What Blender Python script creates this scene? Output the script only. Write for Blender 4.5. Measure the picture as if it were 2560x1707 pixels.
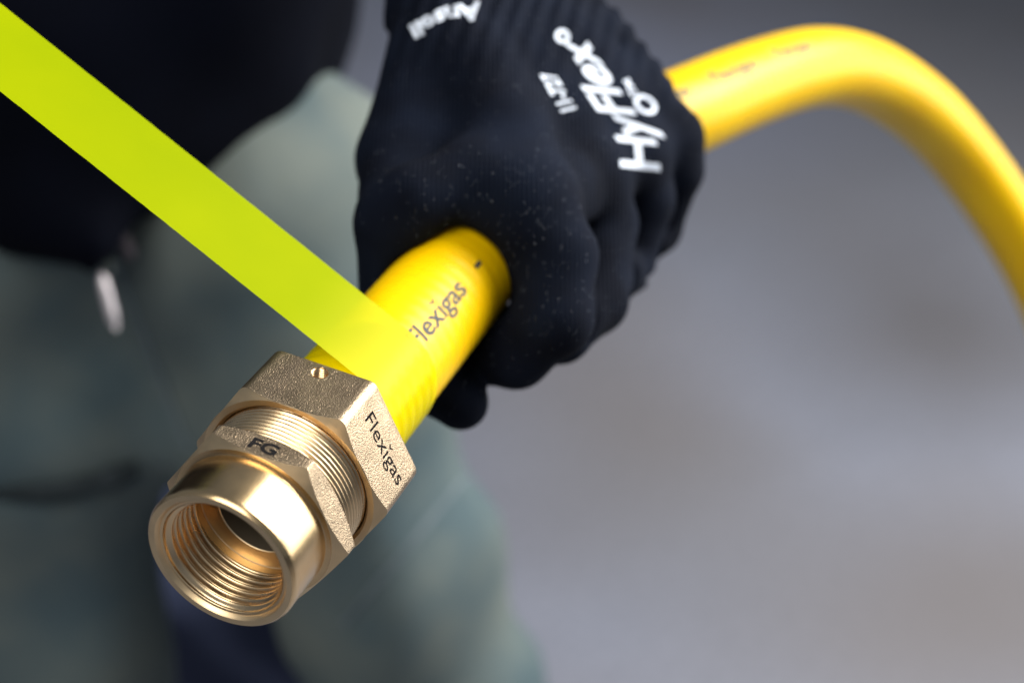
import bpy, bmesh, math, random
import numpy as np
from mathutils import Matrix, Vector
from mathutils.bvhtree import BVHTree

# ------------------------------------------------------------------ camera, world, lamps, exposure
S = bpy.context.scene
for o in list(bpy.data.objects):
    bpy.data.objects.remove(o)
COL = S.collection
FPX = 3555.0                     # 50 mm lens on a 36 mm wide frame, in pixels of the 2560 wide picture
PITCH = math.radians(35)
sp, cp = math.sin(PITCH), math.cos(PITCH)
CAM = np.array([0.0, 0.0, 1.5])
R3 = np.array([[1, 0, 0], [0, -sp, cp], [0, -cp, -sp]])     # columns: right, down, forward

def W(p):                        # millimetres seen from the photographer (right, down, forward) -> world metres
    p = np.asarray(p, float)
    return CAM + (p / 1000.0) @ R3.T

def px(x, y, z):                 # photo pixel at forward distance z (mm)
    return np.array([(x - 1280) / FPX * z, (y - 853.5) / FPX * z, z])

cam_d = bpy.data.cameras.new('camera')
cam_d.lens = 50; cam_d.sensor_width = 36
cam_d.clip_start = 0.02; cam_d.clip_end = 100
cam_d.dof.use_dof = True
cam_d.dof.focus_distance = 0.375
cam_d.dof.aperture_fstop = 6.3
cam_o = bpy.data.objects.new('camera', cam_d); COL.objects.link(cam_o)
cam_o.location = CAM; cam_o.rotation_euler = (math.radians(90) - PITCH, 0, 0)
S.camera = cam_o

w = bpy.data.worlds.new('World'); S.world = w; w.use_nodes = True
bg = w.node_tree.nodes['Background']
bg.inputs['Color'].default_value = (0.66, 0.76, 0.95, 1)
bg.inputs['Strength'].default_value = 0.20

def area(name, loc, target, sx, sy, power, col):
    l = bpy.data.lights.new(name, 'AREA'); l.shape = 'RECTANGLE'; l.size = sx; l.size_y = sy
    l.energy = power; l.color = col
    o = bpy.data.objects.new(name, l); COL.objects.link(o)
    o.location = loc
    o.rotation_euler = (Vector(target) - Vector(loc)).to_track_quat('-Z', 'Y').to_euler()
    return o

FIT = W((-60, 40, 375))
def cdir(v, dist):               # a place at dist metres from the fitting, in a direction given as right, down, forward
    v = np.array(v, float); v /= np.linalg.norm(v)
    return FIT + (R3 @ v) * dist
area('window_light', cdir((.72, -.69, .02), 2.2), FIT, 1.25, 1.7, 112, (1.0, 0.98, 0.96))
area('added_fill_light', cdir((-.25, -.42, -.87), 2.4), FIT, 1.7, 1.7, 48, (1.0, 0.97, 0.93))  # fill lamp added above and behind the camera to lift the shadows

area('added_side_light', cdir((.9, -.32, .28), 2.4), FIT, 1.3, 1.8, 32, (0.95, 0.97, 1.0))  # lamp added on the right to brighten the right-hand brass faces

S.view_settings.view_transform = 'Standard'
S.view_settings.look = 'None'
S.view_settings.exposure = 0
S.view_settings.gamma = 1
S.cycles.use_denoising = True
S.cycles.max_bounces = 8
S.cycles.sample_clamp_indirect = 4

# ------------------------------------------------------------------ helpers
def lin(r, g, b):
    f = lambda c: (c / 255 / 12.92) if c / 255 <= 0.04045 else ((c / 255 + 0.055) / 1.055) ** 2.4
    return (f(r), f(g), f(b), 1)

def mat(name):
    m = bpy.data.materials.new(name); m.use_nodes = True
    nt = m.node_tree; b = nt.nodes['Principled BSDF']
    return m, nt, b

def node(nt, kind, **kw):
    n = nt.nodes.new(kind)
    for k, v in kw.items():
        if k in n.inputs: n.inputs[k].default_value = v
        else: setattr(n, k, v)
    return n

def ramp(nt, stops, fac):
    r = nt.nodes.new('ShaderNodeValToRGB')
    e = r.color_ramp.elements
    while len(e) < len(stops): e.new(0.5)
    for i, (p, c) in enumerate(stops):
        e[i].position = p; e[i].color = c
    nt.links.new(fac, r.inputs[0])
    return r.outputs[0]

def bump(nt, h, strength, dist, prev=None):
    b = node(nt, 'ShaderNodeBump'); b.inputs['Strength'].default_value = strength
    b.inputs['Distance'].default_value = dist
    nt.links.new(h, b.inputs['Height'])
    if prev is not None: nt.links.new(prev, b.inputs['Normal'])
    return b.outputs[0]

def root(name, label, cat, loc, M=None):
    o = bpy.data.objects.new(name, None); COL.objects.link(o)
    o.empty_display_size = 0.02
    if M is not None: o.matrix_world = M
    else: o.location = loc
    o['label'] = label; o['category'] = cat
    o['_'] = 0; del o['_']
    return o

def build(name, verts, faces, mats, parent=None, smooth=True, midx=None, sharp=None, local=False):
    """one mesh object; verts in world metres unless local"""
    me = bpy.data.meshes.new(name)
    v = np.asarray(verts, float)
    if parent is not None and not local:
        Mi = np.array(parent_world(parent).inverted())
        v = v @ Mi[:3, :3].T + Mi[:3, 3]
    me.from_pydata(v.tolist(), [], [tuple(int(i) for i in f) for f in faces])
    for m in (mats if isinstance(mats, (list, tuple)) else [mats]): me.materials.append(m)
    if midx is not None: me.polygons.foreach_set('material_index', np.asarray(midx, dtype=np.int32))
    me.polygons.foreach_set('use_smooth', [smooth] * len(me.polygons))
    me.update()
    if sharp is not None: me.set_sharp_from_angle(angle=math.radians(sharp))
    o = bpy.data.objects.new(name, me); COL.objects.link(o)
    if parent is not None: o.parent = parent
    return o

def parent_world(o):
    if o.parent is None: return o.matrix_basis.copy()
    return parent_world(o.parent) @ o.matrix_basis

def grid_faces(nu, nv, wrap_u=False, wrap_v=False):
    F = []
    for i in range(nu if wrap_u else nu - 1):
        for j in range(nv if wrap_v else nv - 1):
            a = i * nv + j; b = ((i + 1) % nu) * nv + j
            F.append((a, b, ((i + 1) % nu) * nv + (j + 1) % nv, i * nv + (j + 1) % nv))
    return F

# ------------------------------------------------------------------ signed distance shapes -> mesh
def sd_cone(P, a, b, ra, rb):
    a = np.asarray(a, np.float32); b = np.asarray(b, np.float32)
    ba = b - a; t = np.clip(((P - a) @ ba) / (ba @ ba), 0, 1)
    return np.linalg.norm(P - a - t[..., None] * ba, axis=-1) - (ra + (rb - ra) * t)

def sd_chain(P, pts, rs, k=1.5):
    d = None
    for i in range(len(pts) - 1):
        e = sd_cone(P, pts[i], pts[i + 1], rs[i], rs[i + 1])
        d = e if d is None else smin(d, e, k)
    return d

def smin(a, b, k):
    h = np.clip(0.5 + 0.5 * (b - a) / k, 0, 1)
    return b + (a - b) * h - k * h * (1 - h)

def smax(a, b, k): return -smin(-a, -b, k)

def surface_nets(fn, lo, hi, step):
    lo = np.asarray(lo, float); hi = np.asarray(hi, float)
    n = np.ceil((hi - lo) / step).astype(int) + 1
    ax = [(lo[i] + step * np.arange(n[i])).astype(np.float32) for i in range(3)]
    D = np.empty(n, np.float32)
    for s in range(0, n[0], 16):
        G = np.stack(np.meshgrid(ax[0][s:s + 16], ax[1], ax[2], indexing='ij'), -1)
        D[s:s + 16] = fn(G)
    inside = D < 0
    c = np.zeros(n - 1, np.int8)
    for dx in (0, 1):
        for dy in (0, 1):
            for dz in (0, 1):
                c += inside[dx:n[0] - 1 + dx, dy:n[1] - 1 + dy, dz:n[2] - 1 + dz]
    cells = np.argwhere((c > 0) & (c < 8))
    idx = -np.ones(n - 1, np.int64); idx[tuple(cells.T)] = np.arange(len(cells))
    acc = np.zeros((len(cells), 3)); cnt = np.zeros(len(cells))
    cor = [(x, y, z) for x in (0, 1) for y in (0, 1) for z in (0, 1)]
    for a in cor:
        for k in range(3):
            if a[k]: continue
            b = list(a); b[k] = 1
            va = D[cells[:, 0] + a[0], cells[:, 1] + a[1], cells[:, 2] + a[2]]
            vb = D[cells[:, 0] + b[0], cells[:, 1] + b[1], cells[:, 2] + b[2]]
            m = (va < 0) != (vb < 0)
            t = np.where(m, va / np.where(m, va - vb, 1), 0)
            p = np.tile(np.array(a, float), (len(cells), 1)); p[:, k] += t
            acc += p * m[:, None]; cnt += m
    V = lo + step * (cells + acc / cnt[:, None])
    F = []
    for k in range(3):
        i, j = (k + 1) % 3, (k + 2) % 3
        sl0 = [slice(None)] * 3; sl1 = [slice(None)] * 3
        sl0[k] = slice(0, n[k] - 1); sl1[k] = slice(1, n[k])
        A = inside[tuple(sl0)]; B = inside[tuple(sl1)]
        E = np.argwhere(A != B)
        E = E[(E[:, i] > 0) & (E[:, j] > 0) & (E[:, i] < n[i] - 1) & (E[:, j] < n[j] - 1)]
        q = []
        for (di, dj) in ((1, 1), (0, 1), (0, 0), (1, 0)):
            g = E.copy(); g[:, i] -= di; g[:, j] -= dj
            q.append(idx[g[:, 0], g[:, 1], g[:, 2]])
        q = np.stack(q, 1)
        out = A[tuple(E.T)]
        q[~out] = q[~out][:, ::-1]
        F.append(q)
    return V, np.concatenate(F)

def smooth_mesh(V, F, n=2, lam=0.5):
    e = np.concatenate([F[:, [0, 1]], F[:, [1, 2]], F[:, [2, 3]], F[:, [3, 0]]])
    deg = np.bincount(e.ravel(), minlength=len(V)).astype(float)
    for _ in range(n):
        acc = np.zeros_like(V)
        for k in range(3):
            acc[:, k] = np.bincount(e[:, 0], V[e[:, 1], k], len(V)) + np.bincount(e[:, 1], V[e[:, 0], k], len(V))
        V = V + lam * (acc / deg[:, None] - V)
    return V

# ------------------------------------------------------------------ lettering -> flat triangles
def glyph_mesh(text, bold=0.0, cuts_x=0.12, cuts_y=0.12, space=1.0):
    c = bpy.data.curves.new('t', 'FONT'); c.body = text; c.size = 1.0; c.offset = bold
    c.space_character = space; c.resolution_u = 6
    o = bpy.data.objects.new('t', c); COL.objects.link(o)
    bpy.context.view_layer.update()
    me = o.evaluated_get(bpy.context.evaluated_depsgraph_get()).to_mesh()
    bm = bmesh.new(); bm.from_mesh(me)
    o.evaluated_get(bpy.context.evaluated_depsgraph_get()).to_mesh_clear()
    bpy.data.objects.remove(o); bpy.data.curves.remove(c)
    bmesh.ops.remove_doubles(bm, verts=bm.verts, dist=1e-5)
    xs = [v.co.x for v in bm.verts]; ys = [v.co.y for v in bm.verts]
    for a, lo, hi, st in ((0, min(xs), max(xs), cuts_x), (1, min(ys), max(ys), cuts_y)):
        t = lo + st
        while t < hi:
            nrm = (1, 0, 0) if a == 0 else (0, 1, 0)
            bmesh.ops.bisect_plane(bm, geom=bm.verts[:] + bm.edges[:] + bm.faces[:], plane_co=tuple(t * k for k in nrm), plane_no=nrm)
            t += st
    bmesh.ops.triangulate(bm, faces=bm.faces)
    V = np.array([v.co[:2] for v in bm.verts]); F = [tuple(v.index for v in f.verts) for f in bm.faces]
    bm.free()
    return V, F

def caron_word(bold=0.0):                # the word with a small hook over its dotless i
    V, F = glyph_mesh('Flex\u0131gas', bold=bold)
    pre, _ = glyph_mesh('Flex')
    V2, _ = glyph_mesh('Flex\u0131')
    cx = (pre[:, 0].max() + V2[:, 0].max()) / 2 + 0.02
    y0 = 0.60
    hook = np.array([(-.15, .15), (-.09, .17), (0, .075), (.09, .17), (.15, .15), (0, .0)]) + (cx, y0)
    n = len(V)
    V = np.concatenate([V, hook])
    F = F + [(n + 5, n + 2, n + 1, n), (n + 5, n + 4, n + 3, n + 2)]
    return V, F

# ------------------------------------------------------------------ materials
def brass(name, base, rough, cast=False, dark=False):
    m, nt, b = mat(name)
    tc = node(nt, 'ShaderNodeTexCoord')
    sep = node(nt, 'ShaderNodeSeparateXYZ'); nt.links.new(tc.outputs['Object'], sep.inputs[0])
    ln = node(nt, 'ShaderNodeVectorMath', operation='LENGTH')
    mul = node(nt, 'ShaderNodeVectorMath', operation='MULTIPLY'); mul.inputs[1].default_value = (1, 1, 0)
    nt.links.new(tc.outputs['Object'], mul.inputs[0]); nt.links.new(mul.outputs[0], ln.inputs[0])
    b.inputs['Metallic'].default_value = 1
    if cast:
        n1 = node(nt, 'ShaderNodeTexNoise'); n1.inputs['Scale'].default_value = 3000; n1.inputs['Detail'].default_value = 2
        n2 = node(nt, 'ShaderNodeTexVoronoi'); n2.inputs['Scale'].default_value = 2600
        n3 = node(nt, 'ShaderNodeTexNoise'); n3.inputs['Scale'].default_value = 160; n3.inputs['Detail'].default_value = 3
        for n in (n1, n2, n3): nt.links.new(tc.outputs['Object'], n.inputs['Vector'])
        h = bump(nt, n1.outputs['Fac'], 0.6, 0.00020)
        h = bump(nt, n2.outputs['Distance'], 0.5, 0.00015, h)
        nt.links.new(h, b.inputs['Normal'])
        c = ramp(nt, [(0.32, tuple(x * .78 for x in base) + (1,)), (0.72, tuple(min(1, x * 1.12) for x in base) + (1,))], n3.outputs['Fac'])
        nt.links.new(c, b.inputs['Base Color'])
        b.inputs['Roughness'].default_value = rough
    else:
        cmb = node(nt, 'ShaderNodeCombineXYZ')
        nt.links.new(ln.outputs['Value'], cmb.inputs[0]); nt.links.new(sep.outputs[2], cmb.inputs[1])
        n1 = node(nt, 'ShaderNodeTexNoise'); n1.inputs['Scale'].default_value = 3800; n1.inputs['Detail'].default_value = 3
        nt.links.new(cmb.outputs[0], n1.inputs['Vector'])
        n2 = node(nt, 'ShaderNodeTexNoise'); n2.inputs['Scale'].default_value = 90; n2.inputs['Detail'].default_value = 5
        nt.links.new(tc.outputs['Object'], n2.inputs['Vector'])
        h = bump(nt, n1.outputs['Fac'], 0.4, 0.00008)
        nt.links.new(h, b.inputs['Normal'])
        c = ramp(nt, [(0.3, tuple(x * .86 for x in base) + (1,)), (0.7, tuple(min(1, x * 1.05) for x in base) + (1,))], n2.outputs['Fac'])
        nt.links.new(c, b.inputs['Base Color'])
        r = node(nt, 'ShaderNodeMapRange'); nt.links.new(n2.outputs['Fac'], r.inputs[0])
        r.inputs[3].default_value = rough * 0.7; r.inputs[4].default_value = rough * 1.6
        nt.links.new(r.outputs[0], b.inputs['Roughness'])
    return m

M_turn = brass('turned_brass', (0.80, 0.56, 0.29), 0.21)
M_face = brass('faced_brass', (0.80, 0.60, 0.35), 0.36)
M_thr = brass('threaded_brass', (0.80, 0.59, 0.34), 0.25)
M_cast = brass('cast_brass', (0.47, 0.352, 0.225), 0.33, cast=True)

def ink(name, c, rough=0.55):
    m, nt, b = mat(name); b.inputs['Base Color'].default_value = c; b.inputs['Roughness'].default_value = rough
    n = node(nt, 'ShaderNodeTexNoise'); n.inputs['Scale'].default_value = 900
    r = ramp(nt, [(0.3, tuple(x * .7 for x in c[:3]) + (1,)), (0.7, tuple(min(1, x * 1.2) for x in c[:3]) + (1,))], n.outputs['Fac'])
    nt.links.new(r, b.inputs['Base Color'])
    return m
M_ink = ink('black_marking_ink', (0.010, 0.009, 0.009, 1), 0.9)
M_ink.node_tree.nodes['Principled BSDF'].inputs['Specular IOR Level'].default_value = 0.1
M_inkhose = ink('blue_black_print', (0.012, 0.016, 0.018, 1), 0.6)
M_white = ink('white_print', (0.72, 0.78, 0.92, 1), 0.8)

M_bore, nt, b = mat('dark_bore'); b.inputs['Base Color'].default_value = (0.13, 0.105, 0.07, 1); b.inputs['Roughness'].default_value = 0.5  # dark brown for the deep bore wall and its end cap
M_hose, nt, b = mat('yellow_plastic')
n = node(nt, 'ShaderNodeTexNoise'); n.inputs['Scale'].default_value = 25; n.inputs['Detail'].default_value = 4
tc = node(nt, 'ShaderNodeTexCoord'); nt.links.new(tc.outputs['Object'], n.inputs['Vector'])
nt.links.new(ramp(nt, [(0.3, (0.80, 0.47, 0.0, 1)), (0.7, (0.86, 0.53, 0.0, 1))], n.outputs['Fac']), b.inputs['Base Color'])
b.inputs['Roughness'].default_value = 0.36; b.inputs['Specular IOR Level'].default_value = 0.22
n = node(nt, 'ShaderNodeTexNoise'); n.inputs['Scale'].default_value = 160; nt.links.new(tc.outputs['Object'], n.inputs['Vector'])
nt.links.new(bump(nt, n.outputs['Fac'], 0.25, 0.0006), b.inputs['Normal'])
b.inputs['Subsurface Weight'].default_value = 0.4
b.inputs['Subsurface Radius'].default_value = (0.004, 0.003, 0.0005)
b.inputs['Subsurface Scale'].default_value = 1.0

M_tape, nt, b = mat('translucent_yellow_tape')
out = nt.nodes['Material Output']
# stuck-down tape turns clear and glossy; yellow base paints hose light coming through
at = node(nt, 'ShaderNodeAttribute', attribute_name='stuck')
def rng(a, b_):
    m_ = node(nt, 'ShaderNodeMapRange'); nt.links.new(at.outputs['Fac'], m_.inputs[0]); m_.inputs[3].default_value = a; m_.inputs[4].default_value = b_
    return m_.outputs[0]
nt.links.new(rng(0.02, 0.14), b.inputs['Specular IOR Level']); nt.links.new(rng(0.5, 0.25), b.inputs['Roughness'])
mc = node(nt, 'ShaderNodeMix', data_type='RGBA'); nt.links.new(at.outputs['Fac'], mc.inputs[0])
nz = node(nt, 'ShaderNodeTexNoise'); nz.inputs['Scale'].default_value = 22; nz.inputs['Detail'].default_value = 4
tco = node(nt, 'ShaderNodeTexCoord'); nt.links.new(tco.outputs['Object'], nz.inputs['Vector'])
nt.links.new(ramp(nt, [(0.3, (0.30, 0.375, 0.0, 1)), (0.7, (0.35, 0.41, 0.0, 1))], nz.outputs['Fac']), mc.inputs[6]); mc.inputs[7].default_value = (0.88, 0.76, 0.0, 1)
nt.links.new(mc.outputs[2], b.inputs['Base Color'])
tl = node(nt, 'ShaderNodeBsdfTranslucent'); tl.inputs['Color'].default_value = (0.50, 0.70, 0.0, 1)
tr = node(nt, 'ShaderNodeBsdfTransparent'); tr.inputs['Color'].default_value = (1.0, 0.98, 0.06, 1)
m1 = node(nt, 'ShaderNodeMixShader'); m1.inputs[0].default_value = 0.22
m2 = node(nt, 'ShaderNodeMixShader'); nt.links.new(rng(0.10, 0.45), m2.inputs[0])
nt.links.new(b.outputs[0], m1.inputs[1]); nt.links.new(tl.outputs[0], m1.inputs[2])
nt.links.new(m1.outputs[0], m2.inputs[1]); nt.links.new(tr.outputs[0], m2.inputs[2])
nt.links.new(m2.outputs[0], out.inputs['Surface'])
tc = node(nt, 'ShaderNodeTexCoord')
n = node(nt, 'ShaderNodeTexNoise'); n.inputs['Scale'].default_value = 60; nt.links.new(tc.outputs['Object'], n.inputs['Vector'])
nt.links.new(bump(nt, n.outputs['Fac'], 0.12, 0.0008), b.inputs['Normal'])

M_glove, nt, b = mat('black_knit')
tc = node(nt, 'ShaderNodeTexCoord')
wv = node(nt, 'ShaderNodeTexWave', wave_type='BANDS', bands_direction='X'); wv.inputs['Scale'].default_value = 210
wv.inputs['Distortion'].default_value = 1.2; wv.inputs['Detail'].default_value = 1
wv2 = node(nt, 'ShaderNodeTexWave', wave_type='BANDS', bands_direction='Z'); wv2.inputs['Scale'].default_value = 290
wv2.inputs['Distortion'].default_value = 1.0
for q in (wv, wv2): nt.links.new(tc.outputs['Object'], q.inputs['Vector'])
h = bump(nt, wv.outputs['Fac'], 0.6, 0.0004); h = bump(nt, wv2.outputs['Fac'], 0.2, 0.0002, h)
nt.links.new(h, b.inputs['Normal'])
b.inputs['Roughness'].default_value = 0.9
b.inputs['Specular IOR Level'].default_value = 0.08
n = node(nt, 'ShaderNodeTexNoise'); n.inputs['Scale'].default_value = 40; nt.links.new(tc.outputs['Object'], n.inputs['Vector'])
nt.links.new(ramp(nt, [(0.35, (0.0026, 0.0038, 0.0080, 1)), (0.7, (0.0052, 0.0082, 0.0170, 1))], n.outputs['Fac']), b.inputs['Base Color'])

def cloth(name, c1, c2, scale=14, rough=0.9, fine=700):
    m, nt, b = mat(name)
    tc = node(nt, 'ShaderNodeTexCoord')
    n = node(nt, 'ShaderNodeTexNoise'); n.inputs['Scale'].default_value = scale; n.inputs['Detail'].default_value = 3
    nf = node(nt, 'ShaderNodeTexNoise'); nf.inputs['Scale'].default_value = fine
    for q in (n, nf): nt.links.new(tc.outputs['Object'], q.inputs['Vector'])
    nt.links.new(ramp(nt, [(0.35, c1), (0.65, c2)], n.outputs['Fac']), b.inputs['Base Color'])
    nt.links.new(bump(nt, nf.outputs['Fac'], 0.3, 0.001), b.inputs['Normal'])
    b.inputs['Roughness'].default_value = rough; b.inputs['Specular IOR Level'].default_value = 0.06
    return m
M_trouser = cloth('grey_green_twill', (0.078, 0.110, 0.118, 1), (0.136, 0.156, 0.140, 1), 9)
M_jacket = cloth('navy_black_cloth', (0.0010, 0.0014, 0.0034, 1), (0.0018, 0.0026, 0.0065, 1), 8)
M_navy = cloth('navy_canvas', (0.024, 0.030, 0.055, 1), (0.036, 0.043, 0.075, 1), 8)
M_boot = cloth('boot_leather', (0.02, 0.018, 0.016, 1), (0.035, 0.03, 0.026, 1), 20, 0.6)
M_zip, nt, b = mat('zip_metal'); b.inputs['Metallic'].default_value = 0.7; b.inputs['Base Color'].default_value = (0.62, 0.57, 0.58, 1)
b.inputs['Roughness'].default_value = 0.4
M_lint, nt, b = mat('lint'); b.inputs['Base Color'].default_value = (0.6, 0.64, 0.7, 1); b.inputs['Roughness'].default_value = 0.6

M_floor, nt, b = mat('worn_concrete')
tc = node(nt, 'ShaderNodeTexCoord')
n1 = node(nt, 'ShaderNodeTexNoise'); n1.inputs['Scale'].default_value = 1.3; n1.inputs['Detail'].default_value = 3; n1.inputs['Roughness'].default_value = 0.55
n2 = node(nt, 'ShaderNodeTexNoise'); n2.inputs['Scale'].default_value = 0.75; n2.inputs['Detail'].default_value = 2
n3 = node(nt, 'ShaderNodeTexNoise'); n3.inputs['Scale'].default_value = 60; n3.inputs['Detail'].default_value = 6
for q in (n1, n2, n3): nt.links.new(tc.outputs['Object'], q.inputs['Vector'])
c1 = ramp(nt, [(0.36, (0.220, 0.232, 0.276, 1)), (0.5, (0.240, 0.252, 0.300, 1)), (0.66, (0.262, 0.273, 0.322, 1))], n1.outputs['Fac'])
mx = node(nt, 'ShaderNodeMix', data_type='RGBA'); nt.links.new(c1, mx.inputs[6])
mx.inputs[7].default_value = (0.20, 0.185, 0.185, 1)
nt.links.new(ramp(nt, [(0.48, (0, 0, 0, 1)), (0.66, (1, 1, 1, 1))], n2.outputs['Fac']), mx.inputs[0])
mx2 = node(nt, 'ShaderNodeMix', data_type='RGBA', blend_type='MULTIPLY'); mx2.inputs[0].default_value = 0.5
nt.links.new(mx.outputs[2], mx2.inputs[6]); nt.links.new(ramp(nt, [(0.3, (0.6, 0.6, 0.6, 1)), (0.7, (1, 1, 1, 1))], n3.outputs['Fac']), mx2.inputs[7])
last = mx2.outputs[2]
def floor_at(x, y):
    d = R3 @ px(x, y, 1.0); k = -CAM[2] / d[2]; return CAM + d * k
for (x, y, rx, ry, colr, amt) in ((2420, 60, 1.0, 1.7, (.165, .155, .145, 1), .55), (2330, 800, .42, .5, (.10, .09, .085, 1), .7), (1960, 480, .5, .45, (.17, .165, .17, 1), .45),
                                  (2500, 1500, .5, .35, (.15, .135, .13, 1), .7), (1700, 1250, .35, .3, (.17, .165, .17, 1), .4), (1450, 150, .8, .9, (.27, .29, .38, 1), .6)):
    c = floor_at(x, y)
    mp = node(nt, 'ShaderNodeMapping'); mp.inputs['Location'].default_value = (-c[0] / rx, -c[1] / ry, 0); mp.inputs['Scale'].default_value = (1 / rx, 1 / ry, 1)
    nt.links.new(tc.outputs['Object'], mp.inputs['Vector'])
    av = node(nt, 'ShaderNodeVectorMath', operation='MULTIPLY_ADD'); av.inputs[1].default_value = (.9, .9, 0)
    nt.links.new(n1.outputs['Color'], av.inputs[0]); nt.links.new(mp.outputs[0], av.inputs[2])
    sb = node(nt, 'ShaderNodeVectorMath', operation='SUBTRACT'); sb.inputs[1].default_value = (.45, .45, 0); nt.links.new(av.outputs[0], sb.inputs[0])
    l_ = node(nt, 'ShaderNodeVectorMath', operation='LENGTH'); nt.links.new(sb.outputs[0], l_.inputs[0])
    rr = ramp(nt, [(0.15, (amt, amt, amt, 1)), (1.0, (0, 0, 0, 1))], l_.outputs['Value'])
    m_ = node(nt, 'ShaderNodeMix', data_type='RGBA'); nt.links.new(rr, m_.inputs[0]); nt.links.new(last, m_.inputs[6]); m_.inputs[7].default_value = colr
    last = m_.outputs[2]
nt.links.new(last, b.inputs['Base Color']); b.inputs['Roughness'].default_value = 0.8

# ------------------------------------------------------------------ setting
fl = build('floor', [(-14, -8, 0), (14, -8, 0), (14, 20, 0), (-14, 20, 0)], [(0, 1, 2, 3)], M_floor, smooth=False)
fl['kind'] = 'structure'

# ------------------------------------------------------------------ the fitting frame (measured from the photo)
P0 = np.array([-72.957, 54.990, 354.404])
dd = np.array([0.36396, -0.50681, 0.78146]); dd /= np.linalg.norm(dd)
nn = np.cross(dd, [0, 0, 1.]); nn /= np.linalg.norm(nn)
mm_ = np.cross(dd, nn)
def ax(s, phi=0, r=0): return P0 + dd * s + r * (nn * math.cos(phi) + mm_ * math.sin(phi))
Rw = R3 @ np.stack([nn, mm_, dd], 1)
MF = Matrix([[*(Rw[i]), W(P0)[i]] for i in range(3)] + [[0, 0, 0, 1]])

def hexr(phi, ap, rho, p0):
    psi = (phi - p0) % (math.pi / 3) - math.pi / 6
    psi = abs(psi); c = (ap - rho) / math.cos(math.pi / 6)
    dl = math.pi / 6 - psi
    if ap * math.tan(psi) <= (ap - rho) * math.tan(math.pi / 6): return ap / math.cos(psi)
    return c * math.cos(dl) + math.sqrt(max(0, rho * rho - (c * math.sin(dl)) ** 2))

def columns(cols):               # cols[i] = list of (phi, r, t) going along a profile; closed round the axis
    V = [(r * math.cos(p) / 1000, r * math.sin(p) / 1000, t / 1000) for c in cols for (p, r, t) in c]
    return V, len(cols[0])

def lathe(name, prof, m, parent, NP=256, wrapv=False, sharp=35, midx=None):
    cols = [[(2 * math.pi * i / NP, r, t) for (r, t) in prof] for i in range(NP)]
    V, k = columns(cols); F = grid_faces(NP, k, True, wrapv)
    mi = None
    if midx is not None: mi = [midx[j % len(midx)] for i in range(NP) for j in range(k if wrapv else k - 1)]
    return build(name, V, F, m, parent, sharp=sharp, local=True, midx=mi)

fit = root('pipe_fitting', 'golden brass threaded fitting with two hexagons on the near end of the yellow hose', 'pipe fitting', None, MF)

PB, PN = 0.683, 0.657
AB, AN = 23.2, 25.4
# --- body: ring mouth, turned sleeve, first hexagon
NP = 360
def hexbody(p0, ap, rho, rf, tf, kf, rb, tb, kb, back_round, inner, NP):
    """columns: front flat edge, chamfer crease, back crease, back edge; inner = list of (r,t) that closes it"""
    cols = []
    for i in range(NP):
        p = p0 + 2 * math.pi * i / NP
        h = hexr(p, ap, rho, p0)
        c = [(p, rf, tf), (p, h, tf + (h - rf) * kf)]
        for q in range(1, 8): 
            t0 = tf + (h - rf) * kf; t1 = (tb - (h - rb) * kb) if kb else tb - back_round
            c.append((p, h, t0 + (t1 - t0) * q / 8))
        if kb:
            c.append((p, h, tb - (h - rb) * kb)); c.append((p, rb, tb))
        else:
            for a in (0, 30, 60, 90):
                a = math.radians(a)
                c.append((p, h - back_round * (1 - math.cos(a)), tb - back_round + back_round * math.sin(a)))
        c += [(p, r, t) for (r, t) in inner]
        cols.append(c)
    return cols

prof_front = []   # turned sleeve outside, rim, mouth and inside thread
prof_front += [(22.9, 16.3), (21.6, 16.25), (21.25, 16.1), (21.15, 15.8)]
prof_front += [(21.15, t) for t in np.linspace(15, 1.4, 9)]
prof_front += [(21.05, 1.0), (20.6, 0.18), (20.4, 0.0), (18.75, 0.0), (18.6, 0.12), (18.0, 1.0), (17.9, 1.2), (17.3, 1.35), (17.2, 1.5)]
sl = lathe('sleeve', prof_front, [M_turn, M_face], fit, sharp=28, midx=[1 if (13 + 2) <= j <= (13 + 7) else 0 for j in range(len(prof_front) - 1)])

def thread_tube(name, t0, t1, pitch, fn, m, parent, NP=256, per=14):
    K = int((t1 - t0) / pitch * per)
    cols = []
    for i in range(NP + 1):
        p = 2 * math.pi * i / NP
        cols.append([(p, fn(((t0 + (t1 - t0) * j / K) - pitch * i / NP) / pitch % 1.0, t0 + (t1 - t0) * j / K), t0 + (t1 - t0) * j / K) for j in range(K + 1)])
    V, k = columns(cols)
    return build(name, V, grid_faces(NP + 1, k), m, parent, local=True, sharp=50)

def fem(u, t):                   # tooth: rounded crest, straight flanks
    x = abs(u - 0.5) * 2
    y = (0.5 - 0.5 * math.cos(math.pi * x)) ** 1.25
    r = 15.6 + 1.35 * y
    if t < 3.2: r = r + (17.1 - r) * (1 - (t - 1.5) / 1.7)
    if t > 15.6: r = r + (16.9 - r) * min(1, (t - 15.6) / 0.8)
    return r
thread_tube('inner_thread', 1.5, 16.6, 2.309, fem, M_thr, sl)
prof_bore = [(16.9, 16.6), (17.2, 16.8), (17.2, 18.9), (16.9, 19.1), (11.9, 19.1), (11.6, 19.35), (11.6, 48), (0.01, 48)]
lathe('bore', prof_bore, [M_face, M_turn, M_bore], sl, sharp=30, midx=[1, 1, 0, 0, 0, 2, 2])

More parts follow.
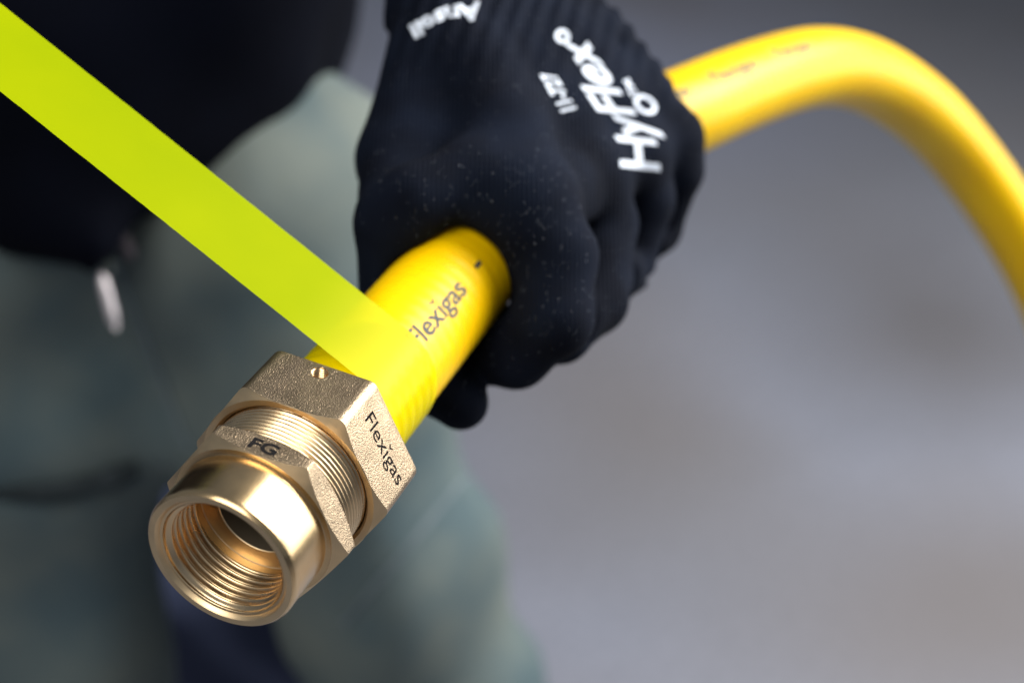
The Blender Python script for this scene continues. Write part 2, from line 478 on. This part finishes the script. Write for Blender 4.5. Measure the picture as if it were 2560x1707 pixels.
inner = [(22.2, 23.95), (21.2, 24.1), (21.2, 16.9), (22.6, 16.6)]
cols = hexbody(PB, AB, 0.7, 22.9, 16.3, .55, 22.9, 23.9, .55, 0, inner, NP)
V, k = columns(cols)
hexm = [0] + [1] * 8 + [0] * (k - 9)
bodyhex = build('hexagon', V, grid_faces(NP, k, True, True), [M_face, M_cast], fit, local=True, sharp=24, midx=[hexm[j] for i in range(NP) for j in range(k)])

def male(u, t):
    x = abs(u - 0.5) * 2
    r = 22.8 - 0.65 * (x ** 1.7)
    if t < 24.4: r = 22.2
    return r
thread_tube('outer_thread', 23.9, 40, 1.5, male, M_thr, fit, NP=256, per=10)

# --- union nut
nut = bpy.data.objects.new('union_nut', None)
inner = [(19.3, 55.7), (19.2, 55.3), (19.2, 50.5), (23.0, 50.3), (23.0, 36.2), (23.3, 35.6), (23.95, 34.9)]
cols = hexbody(PN, AN, 3.0, 25.7, 34.7, .56, 0, 55.7, 0, 1.0, inner, NP)
V, k = columns(cols)
nutm = [0] + [1] * 11 + [0] * (k - 12)
nut = build('union_nut', V, grid_faces(NP, k, True, True), [M_face, M_cast], fit, local=True, sharp=26, midx=[nutm[j] for i in range(NP) for j in range(k)])
# drilled and tapped hole in the top flat
ph = PN + math.pi / 6
bm = bmesh.new()
bmesh.ops.create_cone(bm, cap_ends=True, segments=48, radius1=0.0024, radius2=0.0024, depth=0.012)
Mh = Matrix.Translation((math.cos(ph) * .0262, math.sin(ph) * .0262, .0514)) @ Matrix.Rotation(ph, 4, 'Z') @ Matrix.Rotation(math.pi / 2, 4, 'Y')
bmesh.ops.transform(bm, matrix=Mh, verts=bm.verts)
cm = bpy.data.meshes.new('cutter'); bm.to_mesh(cm); bm.free()
cut = bpy.data.objects.new('cutter', cm); COL.objects.link(cut); cut.parent = fit
bpy.context.view_layer.update()
md = nut.modifiers.new('b', 'BOOLEAN'); md.operation = 'DIFFERENCE'; md.object = cut; md.solver = 'EXACT'
bpy.context.view_layer.update()
dg = bpy.context.evaluated_depsgraph_get()
me = bpy.data.meshes.new_from_object(nut.evaluated_get(dg))
nut.modifiers.clear(); nut.data = me
bpy.data.objects.remove(cut)
nut.data.polygons.foreach_set('use_smooth', [True] * len(nut.data.polygons))
nut.data.set_sharp_from_angle(angle=math.radians(26))
# its thread
cols = []
NT = 40; K = 60; pit = 0.62
for i in range(NT + 1):
    c = []
    for j in range(K + 1):
        dep = 5.4 * j / K
        u = (dep / pit - i / NT) % 1.0
        r = 2.36 - 0.32 * (1 - abs(2 * u - 1)) if dep > 0.25 else 2.39
        a = 2 * math.pi * i / NT
        q = Mh @ Vector((r * math.cos(a) / 1000, r * math.sin(a) / 1000, 0))
        q = Vector((q.x - math.cos(ph) * (.0262 - .0254 + dep / 1000), q.y - math.sin(ph) * (.0262 - .0254 + dep / 1000), q.z))
        c.append(tuple(q))
    cols.append(c)
build('vent_thread', [v for c in cols for v in c] , grid_faces(NT + 1, K + 1), M_turn, nut, local=True, sharp=60)

# --- lettering on the flats
def flat_text(name, V, F, size, ap, phi, t_base, x0, parent, stretch=1.0):
    N = np.array([math.cos(phi), math.sin(phi)]); T = np.array([-math.sin(phi), math.cos(phi)])
    out = []
    for (x, y) in V:
        q = N * (ap + 0.06) + T * (x0 + x * size * stretch)
        out.append((q[0] / 1000, q[1] / 1000, (t_base + y * size) / 1000))
    return build(name, out, F, M_ink, parent, smooth=False, local=True)
Vw, Fw = caron_word()
wd = Vw[:, 0].max() - Vw[:, 0].min()
sz = 4.75 / 0.70
flat_text('lettering', Vw, Fw, sz, AN, PN + math.pi / 2, 44.3, -9.7 - Vw[:, 0].min() * sz * (21.4 / (wd * sz)), nut, stretch=21.4 / (wd * sz))
Vg, Fg = glyph_mesh('FG', bold=0.035)
wg = Vg[:, 0].max() - Vg[:, 0].min()
flat_text('lettering', Vg, Fg, 5.4, AB, PB + math.pi / 6, 18.2, -3.7, bodyhex, stretch=7.6 / (wg * 5.4))

# ------------------------------------------------------------------ hose
RH = 18.5
ctrl = [ax(s) for s in (50, 62, 90, 120, 150, 175)]
ctrl += [px(1300, 512, 522) , px(1500, 372, 556), px(1712, 281, 592), px(1890, 208, 636), px(2050, 168, 684), px(2180, 195, 730), px(2310, 283, 772),
         px(2405, 387, 804), px(2495, 512, 828), px(2580, 655, 850), px(2650, 810, 872), px(2730, 1080, 920), px(2780, 1600, 1010), px(2740, 2300, 1120), px(2600, 3200, 1400)]
ctrl = np.array(ctrl)
def catmull(P, step=1.35):
    out = []
    Q = np.concatenate([[2 * P[0] - P[1]], P, [2 * P[-1] - P[-2]]])
    for i in range(1, len(Q) - 2):
        n = max(2, int(np.linalg.norm(Q[i + 1] - Q[i]) / step))
        # centripetal
        p0, p1, p2, p3 = Q[i - 1], Q[i], Q[i + 1], Q[i + 2]
        t0 = 0; t1 = t0 + np.linalg.norm(p1 - p0) ** .5; t2 = t1 + np.linalg.norm(p2 - p1) ** .5; t3 = t2 + np.linalg.norm(p3 - p2) ** .5
        for k in range(n):
            t = t1 + (t2 - t1) * k / n
            A1 = (t1 - t) / (t1 - t0) * p0 + (t - t0) / (t1 - t0) * p1
            A2 = (t2 - t) / (t2 - t1) * p1 + (t - t1) / (t2 - t1) * p2
            A3 = (t3 - t) / (t3 - t2) * p2 + (t - t2) / (t3 - t2) * p3
            B1 = (t2 - t) / (t2 - t0) * A1 + (t - t0) / (t2 - t0) * A2
            B2 = (t3 - t) / (t3 - t1) * A2 + (t - t1) / (t3 - t1) * A3
            out.append((t2 - t) / (t2 - t1) * B1 + (t - t1) / (t2 - t1) * B2)
    out.append(P[-1])
    return np.array(out)
path = catmull(ctrl)
# soften the joints
for _ in range(60):
    path[1:-1] = path[1:-1] * .5 + (path[:-2] + path[2:]) * .25
seg = np.linalg.norm(np.diff(path, axis=0), axis=1); arc = np.concatenate([[50], 50 + np.cumsum(seg)])
tan = np.gradient(path, axis=0); tan /= np.linalg.norm(tan, axis=1)[:, None]
fn_ = [nn.copy()]
for i in range(1, len(path)):
    v = fn_[-1] - tan[i] * (fn_[-1] @ tan[i]); fn_.append(v / np.linalg.norm(v))
fn_ = np.array(fn_); fm_ = np.cross(tan, fn_)
def hose_at(s, phi, r):
    c = np.array([np.interp(s, arc, path[:, k]) for k in range(3)])
    a = np.array([np.interp(s, arc, fn_[:, k]) for k in range(3)]); b_ = np.array([np.interp(s, arc, fm_[:, k]) for k in range(3)])
    return c + r * (math.cos(phi) * a + math.sin(phi) * b_)
def ripple(s): return RH + 0.10 * math.cos(2 * math.pi * s / 5.2)
NH = 96
V = []
for i in range(len(path)):
    r = ripple(arc[i])
    for j in range(NH):
        a = 2 * math.pi * j / NH
        V.append(W(path[i] + r * (math.cos(a) * fn_[i] + math.sin(a) * fm_[i])))
F = grid_faces(len(path), NH, False, True)
F.append(tuple(range(NH))); F.append(tuple(reversed(range((len(path) - 1) * NH, len(path) * NH))))
hose = root('gas_hose', 'long yellow plastic hose curving from the brass fitting through the gloved fist', 'hose', W(ax(60)))
hb = build('tube', V, [f[::-1] for f in F], M_hose, hose)
def hose_text(V, F, size, s0, phi0, name='lettering', st=1.33):
    out = []
    for (x, y) in V:
        s = s0 + x * size * st
        out.append(W(hose_at(s, phi0 - y * size / RH, ripple(s) + 0.13)))
    return build(name, out, F, M_inkhose, hose, smooth=False)
Vw2, Fw2 = caron_word(0.014)
hsz = 9.0
D2R = math.pi / 180
l0 = glyph_mesh('F')[0][:, 0].max()
hose_text(Vw2, Fw2, hsz, 95.6 - 0.60 * hsz * 1.33, 111.5 * D2R)
Vd, Fd = glyph_mesh('-', bold=.025); hose_text(Vd, Fd, hsz * 1.15, 136.5, 110 * D2R)
hose_text(Vw2, Fw2, hsz, 152, 112.5 * D2R)
Vw3, Fw3 = caron_word(0.015)
for s0 in (270, 322, 374): hose_text(Vw3, Fw3, hsz, s0, 99 * D2R)

# ------------------------------------------------------------------ tape
TD = np.array([-.7757, -.6386, -.0530]); TD -= dd * (TD @ dd); TD /= np.linalg.norm(TD)
NN = np.cross(TD, dd); NN = NN if NN[2] < 0 else -NN
phiN = math.atan2(NN @ mm_, NN @ nn)
wdt = 28.5; sc = 77.3
rows = []
rnd = random.Random(3)
LEN = 330
for i in range(0, 150):          # free part, from far end to the tangent point
    u = 1 - i / 149
    L = LEN * u
    sag = 2.2 * math.sin(math.pi * u) * u
    c = P0 + dd * (sc - 3.2 * u - 0.0 * u) + NN * (RH + 0.85) + TD * L - NN * sag
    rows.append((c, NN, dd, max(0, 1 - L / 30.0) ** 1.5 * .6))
NW = 110; TURN = 2 * math.pi * 1.22
for i in range(1, NW):           # wound part, going round the hose and under itself
    a = TURN * i / NW
    # rotation sense: away from TD
    side = 1 if np.cross(nn * math.cos(phiN) + mm_ * math.sin(phiN), -TD) @ dd > 0 else -1
    p = phiN + side * a
    rad = nn * math.cos(p) + mm_ * math.sin(p)
    rr = RH + 0.85 - 0.55 * min(1, a / (2 * math.pi))
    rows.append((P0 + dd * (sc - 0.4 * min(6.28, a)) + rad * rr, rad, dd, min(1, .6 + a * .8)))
NA = 57
V = []
for i, (c, N_, A_, _) in enumerate(rows):
    for j in range(NA):
        t = j / (NA - 1) - .5
        jag = 0.10 * (rnd.random() - .5) if j in (0, NA - 1) and i < 150 else 0
        jag += (0.22 * max(0, rnd.random() - .75)) if (j == 0 and i < 120) else 0
        w_ = 0 if i < 150 else min(1, (i - 150) / 12)
        V.append(W(c + A_ * (t * wdt + jag) + N_ * w_ * 0.14 * math.cos(2 * math.pi * ((c - P0) @ dd + t * wdt) / 5.2)))
F = grid_faces(len(rows), NA)
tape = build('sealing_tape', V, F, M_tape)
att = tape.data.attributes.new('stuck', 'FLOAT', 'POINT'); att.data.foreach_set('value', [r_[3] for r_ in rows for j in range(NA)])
tape['label'] = 'wide translucent yellow green tape stretched from upper left and wound round the hose'; tape['category'] = 'tape'

# ------------------------------------------------------------------ person
person = root('person', 'person in dark jacket and grey green trousers gripping the hose in a black glove', 'person',
              (-0.25, 0.95, 0.0))

def hose_dist(P):
    P = np.asarray(P, np.float32)
    sel = (arc > 100) & (arc < 330)
    Q = path[sel][::4].astype(np.float32)
    d = np.full(P.shape[:-1], 1e9, np.float32)
    for i in range(len(Q) - 1):
        d = np.minimum(d, sd_cone(P, Q[i], Q[i + 1], 0.0, 0.0))
    return d

def joint(x, y, r, far=False):
    """the point on the ray of photo pixel (x, y) that lies r mm from the hose's centre line, near or far side"""
    zs = np.arange(400, 680, 0.5)
    pts = np.stack([(x - 1280) / FPX * zs, (y - 853.5) / FPX * zs, zs], 1)
    d = hose_dist(pts)
    k = int(np.argmin(d))
    if d[k] >= r: return pts[k]
    s = range(k, len(zs)) if far else range(k, -1, -1)
    for i in s:
        if d[i] >= r: return pts[i]
    return pts[k]

fing = dict(
    index=[joint(1330, 500, 31), joint(1395, 640, 35), joint(1385, 795, 37), joint(1290, 884, 31, True), joint(1200, 890, 29, True)],
    middle=[joint(1468, 440, 31), joint(1510, 560, 33), joint(1487, 752, 36), joint(1400, 830, 30, True), joint(1300, 820, 28, True)],
    ring=[joint(1575, 380, 30), joint(1610, 500, 32), joint(1562, 662, 35), joint(1480, 740, 29, True), joint(1390, 740, 28, True)],
    little=[joint(1678, 345, 30), joint(1690, 425, 32), joint(1640, 572, 34), joint(1560, 650, 28, True), joint(1480, 650, 27, True)])
rad = dict(index=[13, 12.6, 12.4, 11.2, 10], middle=[12.5, 11.8, 11.2, 10.2, 9.5], ring=[12, 11.3, 10.8, 10, 9.2], little=[11, 10.2, 9.6, 9, 8.4])
WR = [px(1065, -120, 532), px(1125, -120, 524), px(1190, -120, 528), px(1245, -120, 540)]
thumb = [px(1100, 170, 508), px(1010, 400, 490), px(988, 560, 462), px(985, 800, 474), px(1085, 955, 470), px(1152, 1006, 466)]
trad = [17, 15, 12.8, 11.5, 10, 9.2]

creases = []
for a, b_ in (('index', 'middle'), ('middle', 'ring'), ('ring', 'little')):
    A, B = fing[a], fing[b_]; pts = []
    for p_, q_, off in ((A[0] * .35 + A[1] * .65, B[0] * .35 + B[1] * .65, 13.5), ((A[1] + A[2]) / 2, (B[1] + B[2]) / 2, 10.0), (A[2], B[2], 9.0), ((A[2] + A[3]) / 2, (B[2] + B[3]) / 2, 9.0)):
        m_ = (p_ + q_) / 2; c_ = path[np.argmin(np.linalg.norm(path - m_, axis=1))]; o_ = m_ - c_
        pts.append(m_ + o_ / np.linalg.norm(o_) * off)
    creases.append((pts, [1.4, 2.6, 2.8, 2.6]))
def glove_sdf(P):
    palm = None
    for nme, wr in zip(('index', 'middle', 'ring', 'little'), WR):
        mid = (wr * .45 + fing[nme][0] * .55)
        e = sd_chain(P, [wr, mid, fing[nme][0]], [15, 13.6, rad[nme][0]], 6)
        palm = e if palm is None else smin(palm, e, 9)
    # heel and web of the thumb
    palm = smin(palm, sd_chain(P, [WR[0], thumb[0], thumb[1]], [17, 18, 15], 6), 11)
    names = ('index', 'middle', 'ring', 'little')
    for a, b_ in zip(names[:-1], names[1:]):
        A, B = fing[a], fing[b_]
        palm = smin(palm, sd_cone(P, A[0], B[0], rad[a][0] - .8, rad[b_][0] - .8), 6)
        palm = smin(palm, sd_cone(P, (A[0] * .7 + A[1] * .3), (B[0] * .7 + B[1] * .3), rad[a][1] - 3, rad[b_][1] - 3), 4)
        wa, wb = WR[names.index(a)], WR[names.index(b_)]
        palm = smin(palm, sd_cone(P, (wa + A[0]) / 2, (wb + B[0]) / 2, 13.2, 13.2), 14)
        palm = smin(palm, sd_cone(P, wa * .25 + A[0] * .75, wb * .25 + B[0] * .75, 13, 13), 12)
    web = [joint(1040, 500, 31), joint(1170, 455, 30), joint(1300, 520, 31)]
    palm = smin(palm, sd_chain(P, web, [12, 12, 12], 4), 16)
    palm = smin(palm, sd_chain(P, [joint(1325, 590, 30), px(1352, 735, 472), px(1318, 858, 474)], [9.5, 9.5, 9], 4), 5)
    palm = smin(palm, sd_cone(P, px(1180, 330, 508), px(1090, 420, 490), 17, 14), 12)
    palm = smin(palm, sd_cone(P, px(1330, 440, 505), px(1130, 420, 497), 15, 14), 12)
    d = smin(palm, sd_chain(P, thumb, trad, 4), 6)
    fd = None
    for nme in ('index', 'middle', 'ring', 'little'):
        e = sd_chain(P, fing[nme], rad[nme], 3.5)
        fd = e if fd is None else smin(fd, e, 0.4)
    d = smin(d, fd, 5)
    for cr, rc in creases: d = smax(d, -sd_chain(P, cr, rc, .5), 1.2)
    d = smin(d, sd_cone(P, px(1500, 88, 530), px(1555, 128, 534), 6, 6), 5)
    # gathered folds at the wrist
    wrist = np.clip((-20 - P[..., 1] - 62) / 30, 0, 1)
    d = d + wrist * 0.9 * np.sin(P[..., 0] * 0.9 + P[..., 1] * 0.25)
    d = smax(d, -(hose_dist(P) - RH - 0.5), 1.0)
    return d
V, F = surface_nets(glove_sdf, (-75, -150, 412), (95, 60, 630), 1.3)
V = smooth_mesh(V, F, 2, 0.4)
glove = build('glove', W(V), F[:, ::-1], M_glove, person)
glove['label'] = 'black knitted glove with white printed words'
GB = BVHTree.FromPolygons([Vector(v) for v in V], [tuple(int(i) for i in f) for f in F])
# printed words wrapped on the knit
def glove_point(x, y, lift=0.12):
    d = Vector(px(x, y, 1.0)).normalized()
    h = GB.ray_cast(Vector((0, 0, 0)), d)
    if h[0] is None: return None
    n_ = h[1]
    if n_.dot(d) > 0: n_ = -n_
    return np.array(h[0] + n_ * lift)
def glove_print(V, F, fn, name='lettering'):
    pts = [glove_point(*fn(x, y)) for (x, y) in V]
    ok = [p is not None for p in pts]
    F = [f for f in F if all(ok[i] for i in f)]
    return build(name, [W(p if p is not None else (0, 0, 500)) for p in pts], F, M_white, glove, smooth=False)
def curved(P, h0, h1, up, x0, x1):
    P = np.array(P, float); L = np.concatenate([[0], np.cumsum(np.linalg.norm(np.diff(P, axis=0), axis=1))]); L /= L[-1]
    up0, up1 = np.array(up[0], float), np.array(up[1], float)
    def f(x, y):
        u = (x - x0) / (x1 - x0)
        b_ = np.array([np.interp(u, L, P[:, k]) for k in range(2)])
        U = up0 + (up1 - up0) * u; h = h0 + (h1 - h0) * u
        return b_ + U / np.linalg.norm(U) * (y / 0.70) * h
    return f
Vh, Fh = glyph_mesh('HyFlex', bold=0.02, cuts_x=.06, cuts_y=.06)
glove_print(Vh, Fh, curved([(1648, 428), (1641, 362), (1606, 312), (1580, 276), (1546, 226), (1521, 188), (1493, 146), (1466, 104)], 98, 92, ((-1, -.10), (-1, -.10)), Vh[:, 0].min(), Vh[:, 0].max()))
Vh, Fh = glyph_mesh('11-727', bold=0.03, cuts_x=.1, cuts_y=.1)
glove_print(Vh, Fh, curved([(1440, 272), (1410, 225), (1385, 182)], 38, 36, ((-1, .25), (-1, .12)), Vh[:, 0].min(), Vh[:, 0].max()))
Vh, Fh = glyph_mesh('Ansell', bold=0.03, cuts_x=.08, cuts_y=.08)
glove_print(Vh, Fh, curved([(1200, 6), (1110, 20), (1022, 66)], 44, 36, ((.12, 1), (.5, 1)), Vh[:, 0].min(), Vh[:, 0].max()))
def ringmark(cx, cy, ax_, ay_, rot, wdt_, name='emblem'):
    n_ = 28; V = []; F = []
    for i in range(n_):
        a = 2 * math.pi * i / n_
        for k in (1.0, 1 - wdt_):
            x = math.cos(a) * ax_ * k; y = math.sin(a) * ay_ * k
            V.append((cx + x * math.cos(rot) - y * math.sin(rot), cy + x * math.sin(rot) + y * math.cos(rot)))
    for i in range(n_):
        j = (i + 1) % n_; F.append((2 * i, 2 * j, 2 * j + 1, 2 * i + 1))
    glove_print(V, F, lambda x, y: (x, y), name)
ringmark(1613, 262, 32, 21, .6, .36)
ringmark(1406, 92, 20, 18, .6, .55)
Vh, Fh = glyph_mesh('TM', bold=0.03, cuts_x=.1, cuts_y=.1)
glove_print(Vh, Fh, curved([(1596, 238), (1572, 198)], 18, 16, ((-1, .3), (-1, .3)), Vh[:, 0].min(), Vh[:, 0].max()))

# lint caught in the knit: one part, hundreds of specks nobody could count
rnd = random.Random(11)
V = []; F = []
while len(V) < 6 * 750:
    x = rnd.uniform(880, 1760); y = rnd.uniform(0, 1050)
    if rnd.random() > 0.35 + 0.65 * math.exp(-((x - 1380) / 260) ** 2 - ((y - 560) / 300) ** 2): continue
    if 1255 < x < 1300 and 690 < y < 800: continue
    c = glove_point(x, y, 0.15)
    if c is None: continue
    s = rnd.uniform(0.05, 0.11) * (1.6 if rnd.random() < .06 else 1)
    k = len(V)
    for q in ((1, 0, 0), (-1, 0, 0), (0, 1, 0), (0, -1, 0), (0, 0, 1), (0, 0, -1)): V.append(W(c + s * np.array(q)))
    F += [(k + a, k + b_, k + c_) for a in (0, 1) for b_ in (2, 3) for c_ in (4, 5)]
li = build('lint_specks', V, F, M_lint, glove, smooth=False); li['kind'] = 'stuff'

# trousers, jacket, boots: built at their distance, about 0.55 m behind the hand
dn = np.array([0, cp, sp])       # straight down as the photographer sees it
fw = np.array([0, -sp, cp])      # level, away from the photographer
pel = px(330, 430, 985)
hipL = px(640, 560, 950); hipR = px(10, 620, 950)
kneeL = hipL + dn * 430 + np.array([105, 0, 0]) - fw * 30
kneeR = hipR + dn * 430 + np.array([-30, 0, 0]) - fw * 30
footL = kneeL + dn * 400 + np.array([50, 0, 0]); footR = kneeR + dn * 400
waist = pel - dn * 150
def trousers(P):
    d = sd_chain(P, [hipL, kneeL, footL], [98, 88, 70], 20)
    d = smin(d, sd_chain(P, [hipR, kneeR, footR], [98, 86, 70], 20), 22)
    d = smin(d, sd_cone(P, pel + (-60, 0, 0), pel + (50, 0, 0), 112, 112), 60)
    d = smin(d, sd_cone(P, waist + (-60, 0, 0), waist + (36, 0, 0), 107, 107), 50)
    d = smin(d, sd_cone(P, hipL + dn * 120 + (-50, 0, 0), hipR + dn * 120 + (50, 0, 0), 70, 70), 40)
    x, y, z = P[..., 0], P[..., 1], P[..., 2]
    d = d + 6.0 * np.sin(0.035 * y + 0.018 * x + 1.5 * np.sin(x * 0.012)) + 4.0 * np.sin(0.06 * (y * .4 + x) + np.sin(y * .02) * 2)
    # pocket edge and thigh creases
    d = d + 5.0 * np.exp(-((y - (96 - 0.05 * (x + 250)) ) / 9) ** 2) * (x < -225) * (x > -400)
    return d
lo = np.array([-560, -330, 780.]); hi = np.array([130, 760, 1700.])
V, F = surface_nets(trousers, lo, hi, 11)
V = smooth_mesh(V, F, 2)
Vw_ = W(V); Vw_[:, 2] = np.maximum(Vw_[:, 2], 0.10)
tro = build('trousers', Vw_, F[:, ::-1], M_trouser, person)
tro['label'] = 'grey green work trousers'

def tube(pts, r, n=10):
    pts = np.array(pts, float); V = []; t = np.gradient(pts, axis=0); t /= np.linalg.norm(t, axis=1)[:, None]
    a = np.cross(t[0], [0.1, 0.3, 1]); a /= np.linalg.norm(a)
    for i in range(len(pts)):
        a = a - t[i] * (a @ t[i]); a /= np.linalg.norm(a); b_ = np.cross(t[i], a)
        rr = r[i] if hasattr(r, '__len__') else r
        for k in range(n):
            an = 2 * math.pi * k / n; V.append(pts[i] + rr * (math.cos(an) * a + math.sin(an) * b_))
    F = grid_faces(len(pts), n, False, True)
    F.append(tuple(range(n))[::-1]); F.append(tuple(range((len(pts) - 1) * n, len(pts) * n)))
    return np.array(V), F
TB = BVHTree.FromPolygons([Vector(v) for v in V], [tuple(int(i) for i in f) for f in F])
def on_trousers(x, y, lift=1.5):
    d = Vector(px(x, y, 1.0)).normalized(); h = TB.ray_cast(Vector((0, 0, 0)), d)
    if h[0] is None: return None
    return np.array(h[0]) - np.array(d) * lift
def seam(pts, r, m, name):
    P = [on_trousers(x, y) for (x, y) in pts]; P = [p for p in P if p is not None]
    if len(P) < 2: return
    V, F = tube(P, [q * .7 for q in r] if hasattr(r, '__len__') else r * .7); return build(name, W(V), F, m, tro)
M_seam = cloth('seam_thread', (0.11, 0.14, 0.15, 1), (0.14, 0.17, 0.18, 1), 30)
lerp = lambda a, b, n: [(a[0] + (b[0] - a[0]) * i / (n - 1), a[1] + (b[1] - a[1]) * i / (n - 1)) for i in range(n)]
seam(lerp((290, 650), (470, 1120), 24), 3.2, M_seam, 'fly_seam')
seam(lerp((1270, 1060), (860, 1560), 30), 3.5, M_seam, 'leg_seam')
seam([(x, 1232 - 0.16 * x + 14 * math.sin(x / 90)) for x in range(-20, 345, 15)], [3 + 9 * math.sin(math.pi * (i + 1) / 27) ** .8 + (5 if i > 18 else 0) for i in range(25)], cloth('painted_fold_shade', (0.020, 0.026, 0.028, 1), (0.034, 0.042, 0.046, 1), 30), 'pocket_fold_shade')  # dark tube paints in the shade of the pocket fold

tors = px(160, -190, 985)
def jacket(P):
    q = P - np.array(px(150, -60, 930)); 
    # belly of the jacket over the hips, leaning to the left
    e = (((q[..., 0] / 190) ** 2 + (q[..., 1] / 172) ** 2) ** 2 + (q[..., 2] / 158) ** 4) ** .25
    d = (e - 1) * 150
    d = smin(d, sd_cone(P, px(-250, 330, 905), px(60, 380, 905), 70, 62), 30)
    d = smin(d, sd_cone(P, px(645, 80, 935), px(665, -250, 945), 46, 52), 30)
    d = smin(d, sd_chain(P, [px(360, 330, 868), px(500, 290, 858), px(660, 160, 868)], [30, 27, 25], 12), 25)
    up = tors - dn * 380
    d = smin(d, sd_chain(P, [tors + (-60, 0, 0), up + (-60, 0, 0)], [140, 115], 30), 40)
    d = smin(d, sd_chain(P, [tors + (10, 0, 0), up + (40, 0, 0)], [118, 100], 30), 40)
    d = smin(d, sd_chain(P, [up + (150, 0, 0), up + (-180, 0, 0)], [75, 75], 30), 60)
    # sleeve to the glove
    elbow = px(1260, -760, 800)
    d = smin(d, sd_chain(P, [up + (160, 0, 0), elbow, px(1235, -230, 560)], [68, 50, 42], 10), 20)
    elR = px(-900, -300, 820)
    d = smin(d, sd_chain(P, [up + (-190, 0, 0), elR, px(-1500, -300, 560)], [68, 50, 42], 10), 20)
    # flap by the zip
    d = smin(d, sd_cone(P, px(120, 500, 835), px(232, 625, 822), 34, 16), 30)
    x, y = P[..., 0], P[..., 1]
    return d + 4 * np.sin(0.05 * y + 0.02 * x) + 2.5 * np.sin(0.05 * x - 0.03 * y)
V, F = surface_nets(jacket, (-520, -700, 400), (330, 250, 1250), 12)
V = smooth_mesh(V, F, 2)
jac = build('jacket', W(V), F[:, ::-1], M_jacket, person)
jac['label'] = 'very dark navy jacket'
def slug(a, b, r, name, m, par):
    n_ = 9; P = [np.array(a) + (np.array(b) - a) * i / (n_ - 1) for i in range(n_)]
    rr = [r * math.sqrt(max(0.02, 1 - (2 * i / (n_ - 1) - 1) ** 4)) for i in range(n_)]
    V, F = tube(P, rr, 14); return build(name, W(V), F, m, par)
slug(px(252, 680, 838), px(290, 824, 842), 3.5, 'zip_pull', M_zip, jac)
slug(px(290, 560, 850), px(330, 650, 853), 4.5, 'zip_pull', cloth('dull_zip', (0.09, 0.08, 0.09, 1), (0.12, 0.10, 0.11, 1), 30), jac)
slug(px(250, 570, 858), px(280, 690, 850), 2.5, 'zip_end', M_trouser, jac)
for ft in (footL, footR):
    c = W(ft)
    V, F = surface_nets(lambda P: smin(sd_cone(P, (0, 0, 60), (0, 0, 190), 48, 58), sd_cone(P, (0, 10, 46), (0, -150, 40), 46, 38), 20), (-80, -220, 0.5), (80, 80, 260), 9)
    build('boot', V / 1000 + (c[0], c[1], 0.0), F[:, ::-1], M_boot, person)

# navy work bag on the floor behind the legs
def bag(P):
    q = np.abs(P - np.array([0, 0, 190])) - np.array([200, 230, 140])
    d = np.linalg.norm(np.maximum(q, 0), axis=-1) + np.minimum(q.max(-1), 0) - 40
    return d + 6 * np.sin(P[..., 0] * 0.04 + P[..., 2] * 0.03)
V, F = surface_nets(bag, (-280, -300, 1), (280, 300, 400), 14)
bc = (-0.42, 1.40)
bagr = root('tool_bag', 'dark navy canvas bag on the floor behind the legs', 'bag', (bc[0], bc[1], 0))
build('bag_body', V / 1000 + (bc[0], bc[1], 0), F[:, ::-1], M_navy, bagr)
V, F = tube([(bc[0] * 1000 + 130 * math.cos(a), bc[1] * 1000, 350 + 120 * math.sin(a)) for a in np.linspace(0, math.pi, 14)], 12)
build('handle', V / 1000, F, M_boot, bagr)
